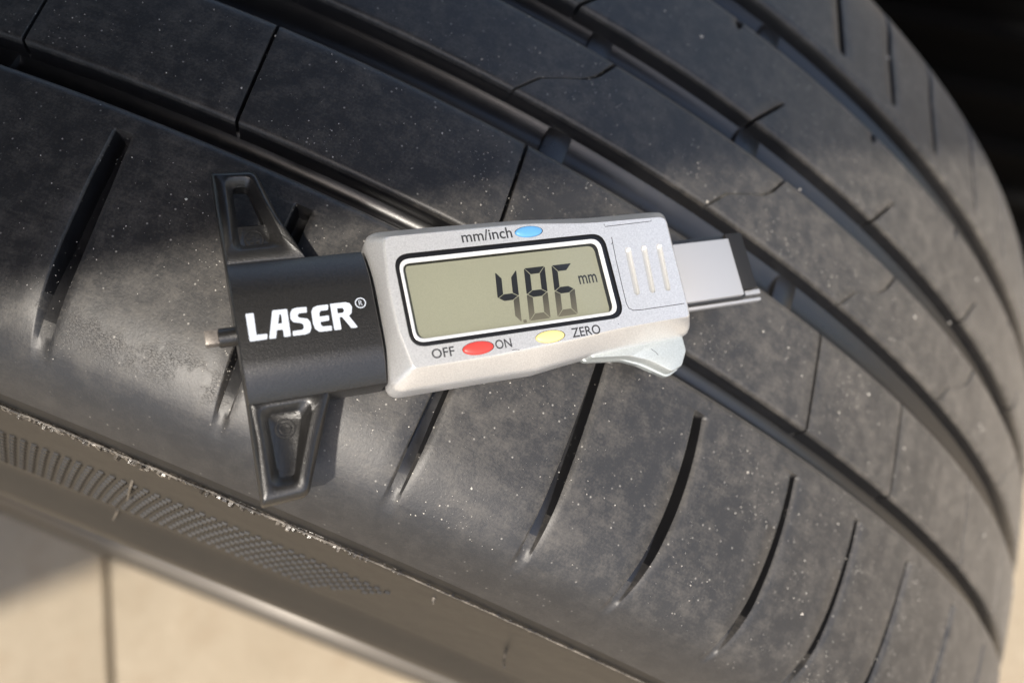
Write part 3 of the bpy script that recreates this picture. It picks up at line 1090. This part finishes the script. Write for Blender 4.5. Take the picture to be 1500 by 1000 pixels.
ringm('moulded_ring', -44.4, 13.45, 1.35, 1.62, 5.38, .16, M_BLACK, base)
for k in range(5):
    a = 2 * math.pi * k / 5 + .4
    L = rpoly([(-44.4 + .75 * math.cos(a) - .35, 13.45 + .75 * math.sin(a) - .14), (-44.4 + .75 * math.cos(a) + .35, 13.45 + .75 * math.sin(a) - .14), (-44.4 + .75 * math.cos(a) + .2, 13.45 + .75 * math.sin(a) + .16), (-44.4 + .75 * math.cos(a) - .3, 13.45 + .75 * math.sin(a) + .14)], .08, 2)
    loft('moulded_mark', [(L, 5.38), (L, 5.52)], base, [M_BLACK], cap1=True)
ringm('moulded_ring', -44.45, -18.95, 1.35, 1.62, 5.38, .16, M_BLACK, base)
ringm('moulded_ring', -44.45, -18.95, .75, 1.0, 5.38, .16, M_BLACK, base)

# -- maker's lettering printed on the base
LET = {'L': ([(-47.95, -.67), (-46.73, -.70), (-46.82, -4.3), (-45.16, -4.34), (-45.35, -5.2), (-47.95, -5.22)], None),
       'A': ([(-45.01, -5.22), (-43.84, -.66), (-41.55, -.70), (-41.68, -5.22), (-42.74, -5.23), (-42.69, -3.97), (-43.66, -3.95), (-43.97, -5.23)], [(-43.30, -2.95), (-42.90, -1.45), (-42.58, -1.45), (-42.66, -2.95)]),
       'S': ([(-38.49, -.76), (-40.09, -.70), (-40.74, -.82), (-41.19, -1.44), (-41.28, -2.41), (-40.94, -2.99), (-39.73, -3.33), (-39.44, -3.67), (-39.48, -4.17), (-39.77, -4.45), (-41.26, -4.45), (-41.38, -5.24), (-39.35, -5.26), (-38.67, -5.04), (-38.32, -4.34), (-38.31, -3.32), (-38.68, -2.73), (-39.87, -2.40), (-40.09, -2.15), (-40.04, -1.81), (-39.81, -1.66), (-38.59, -1.68)], None),
       'E': ([(-35.02, -.80), (-36.76, -.78), (-37.52, -1.04), (-37.87, -1.68), (-37.93, -3.71), (-37.75, -4.58), (-37.18, -5.14), (-35.18, -5.2), (-35.09, -4.41), (-36.48, -4.34), (-36.75, -4.05), (-36.74, -3.54), (-35.32, -3.48), (-35.22, -2.63), (-36.72, -2.65), (-36.69, -2.09), (-36.43, -1.70), (-35.22, -1.70)], None),
       'R': ([(-34.73, -.74), (-32.2, -.77), (-31.59, -1.02), (-31.29, -1.69), (-31.55, -2.7), (-32.05, -3.15), (-30.95, -5.26), (-32.02, -5.24), (-33.2, -3.17), (-33.6, -3.15), (-33.65, -5.24), (-34.78, -5.22)], [(-33.74, -1.63), (-32.85, -1.66), (-32.64, -2.12), (-32.91, -2.48), (-33.78, -2.48)])}
for ch, (o, h) in LET.items():
    V, F = fill(rpoly(o, .14, 3), [rpoly(h, .1, 2)] if h else [], 10.03)
    link('printed_letter', mesh('printed_letter', V, F), base, [M_PRINT], 0)
V, F = fill(ellipse(-29.8, -1.2, .90, .90, 32), [ellipse(-29.8, -1.2, .74, .74, 32)], 10.03)
link('printed_ring', mesh('printed_ring', V, F), base, [M_PRINT], 0)
text_mesh('printed_letter', 'R', -30.08, -29.50, -1.62, 10.03, M_PRINT, base, -.78, -.008)


# -- depth pin
def xcyl(name, x0, x1, cy, ch, r, m, parent, n=24, bev=.15):
    V = []
    for x, q in ((x0, r - bev), (x0 + bev, r), (x1 - bev, r), (x1, r - bev)):
        for k in range(n):
            a = 2 * math.pi * k / n
            V.append((x * mm, (cy + q * math.cos(a)) * mm, (ch + q * math.sin(a)) * mm))
    F = [f[::-1] for f in grid_faces(4, n, 0, True)] + [tuple(range(n)), tuple(range(3 * n, 4 * n))[::-1]]
    F = [f[::-1] for f in F]
    return link(name, mesh(name, V, F), parent, [m], 40)


pin = xcyl('depth_pin', -52.4, -49.2, -2.7, 5.0, 1.58, M_BLACK, gauge)
link('pin_tip', box_mesh('pin_tip', -54.4 * mm, -52.2 * mm, -3.8 * mm, -1.45 * mm, 4.0 * mm, 6.2 * mm, .15 * mm), pin, [simple('worn_pin', (.19, .17, .15), .4, .4, .5, 2500, .5, .00008, .3)], 40)

# -- beam with its steel scale plate, rails and end cap
beam = link('beam', box_mesh('beam', 31.0 * mm, 47.6 * mm, -8.6 * mm, 4.9 * mm, 1.6 * mm, 5.6 * mm, .3 * mm), gauge, [M_BLACK], 40)
link('scale_plate', box_mesh('scale_plate', 31.0 * mm, 46.2 * mm, -8.3 * mm, 3.65 * mm, 5.5 * mm, 7.0 * mm, .18 * mm), beam, [M_STEEL], 40)
link('end_cap', box_mesh('end_cap', 46.3 * mm, 50.4 * mm, -7.0 * mm, 5.0 * mm, 1.6 * mm, 6.1 * mm, .35 * mm), beam, [M_CAP], 40)
link('rail', box_mesh('rail', 31 * mm, 51.6 * mm, -8.05 * mm, -7.1 * mm, 3.6 * mm, 5.0 * mm, .15 * mm), beam, [M_STEEL], 40)
link('rail', box_mesh('rail', 31 * mm, 51.6 * mm, -9.35 * mm, -8.72 * mm, 2.9 * mm, 4.6 * mm, .15 * mm), beam, [M_STEEL], 40)

# -- thumb plate under the housing
TP = rpoly([(9.5, -14.0), (9.6, -15.9), (17.5, -16.8), (20.8, -18.25), (23.5, -19.95), (26.0, -21.5), (28.6, -20.4), (30.4, -17.6), (30.4, -13.2)], [0, 1, 6, 6, 2, 1.8, 1.6, 2, 0])
tc = (24, -16.0)
an = angset([TP], tc, 30)
tl = star(TP, tc, an)
loft('thumb_plate', [(sc(tl, .3, tc), 2.6), (tl, 2.9), (tl, 4.2), (sc(tl, .35, tc), 4.3), (sc(tl, .4, tc), 6.5), (sc(tl, .6, tc), 6.9), (sc(tl, .9, tc), 7.0)], gauge, [M_MINT], cap0=True, cap1=True, sharp=40)
V, F = fill(stroke([(22.6, -16.1), (23.4, -16.9), (23.7, -17.5)], .10), [], 7.012)
link('scratch', mesh('scratch', V, F), gauge, [M_INK], 0)

# ------------------------------------------------------------------ sand grains on the tread
ng = 5600
V = []; F = []
octf = ((0, 2, 4), (2, 1, 4), (1, 3, 4), (3, 0, 4), (2, 0, 5), (1, 2, 5), (3, 1, 5), (0, 3, 5))
bands = [(-.096, -.0515), (-.0430, -.0220), (-.0098, .0080), (.0192, .0423), (.0546, .085)]
wts = np.array([b - a for a, b in bands]) * np.array([1.0, 1.2, 1.0, .6, .4]); wts /= wts.sum()
clus = []
PEB = [(8.9, -.0102, .00042), (16.6, .0725, .0005), (6.4, .030, .00045), (18.9, -.080, .00042), (22.6, -.031, .0004), (24.5, .012, .0004), (27.0, .036, .00045), (12.9, .009, .0003),
       (14.2, -.060, .0003), (19.4, -.026, .0004), (13.0, -.030, .0003), (4.6, -.088, .0003), (-7.4, -.062, .0003), (29.5, -.004, .0004), (32.5, -.030, .0004), (21.5, .003, .0004)]
for i in range(ng):
    a, b = bands[rng.choice(5, p=wts)]
    z = rng.uniform(a, b); t = RAD(rng.uniform(-20, 45))
    if i >= len(PEB) and i % 5 < 3 and clus:
        q = clus[int(rng.integers(len(clus)))]
        z = q[0] + rng.normal() * .0035; t = q[1] + rng.normal() * .011
        if not any(p_ < z < r_ for p_, r_ in bands):
            continue
    elif len(clus) < 110:
        clus.append((z, t))
    s = .00005 + .00013 * rng.random() ** 5 + (.00014 * rng.random() if rng.random() < .03 else 0)
    if i < len(PEB):
        t, z, s = RAD(PEB[i][0]), PEB[i][1], PEB[i][2]
    r = np.interp(z, PZ, PR) + s * .3
    c = cyl(z, r, t)
    b0 = len(V)
    q = rng.normal(size=(3, 3)); q, _ = np.linalg.qr(q)
    for k in range(3):
        for sg in (1, -1):
            V.append(c + q[k] * s * sg * rng.uniform(.6, 1.3))
    F += [tuple(b0 + x for x in f) for f in octf]
sg = link('sand_grains', mesh('sand_grains', V, F), None, [M_SAND], 10)
sg['kind'] = 'stuff'
sg['label'] = 'pale sand grains and grit scattered over the tread'
sg['category'] = 'sand'

scene.render.engine = 'CYCLES'
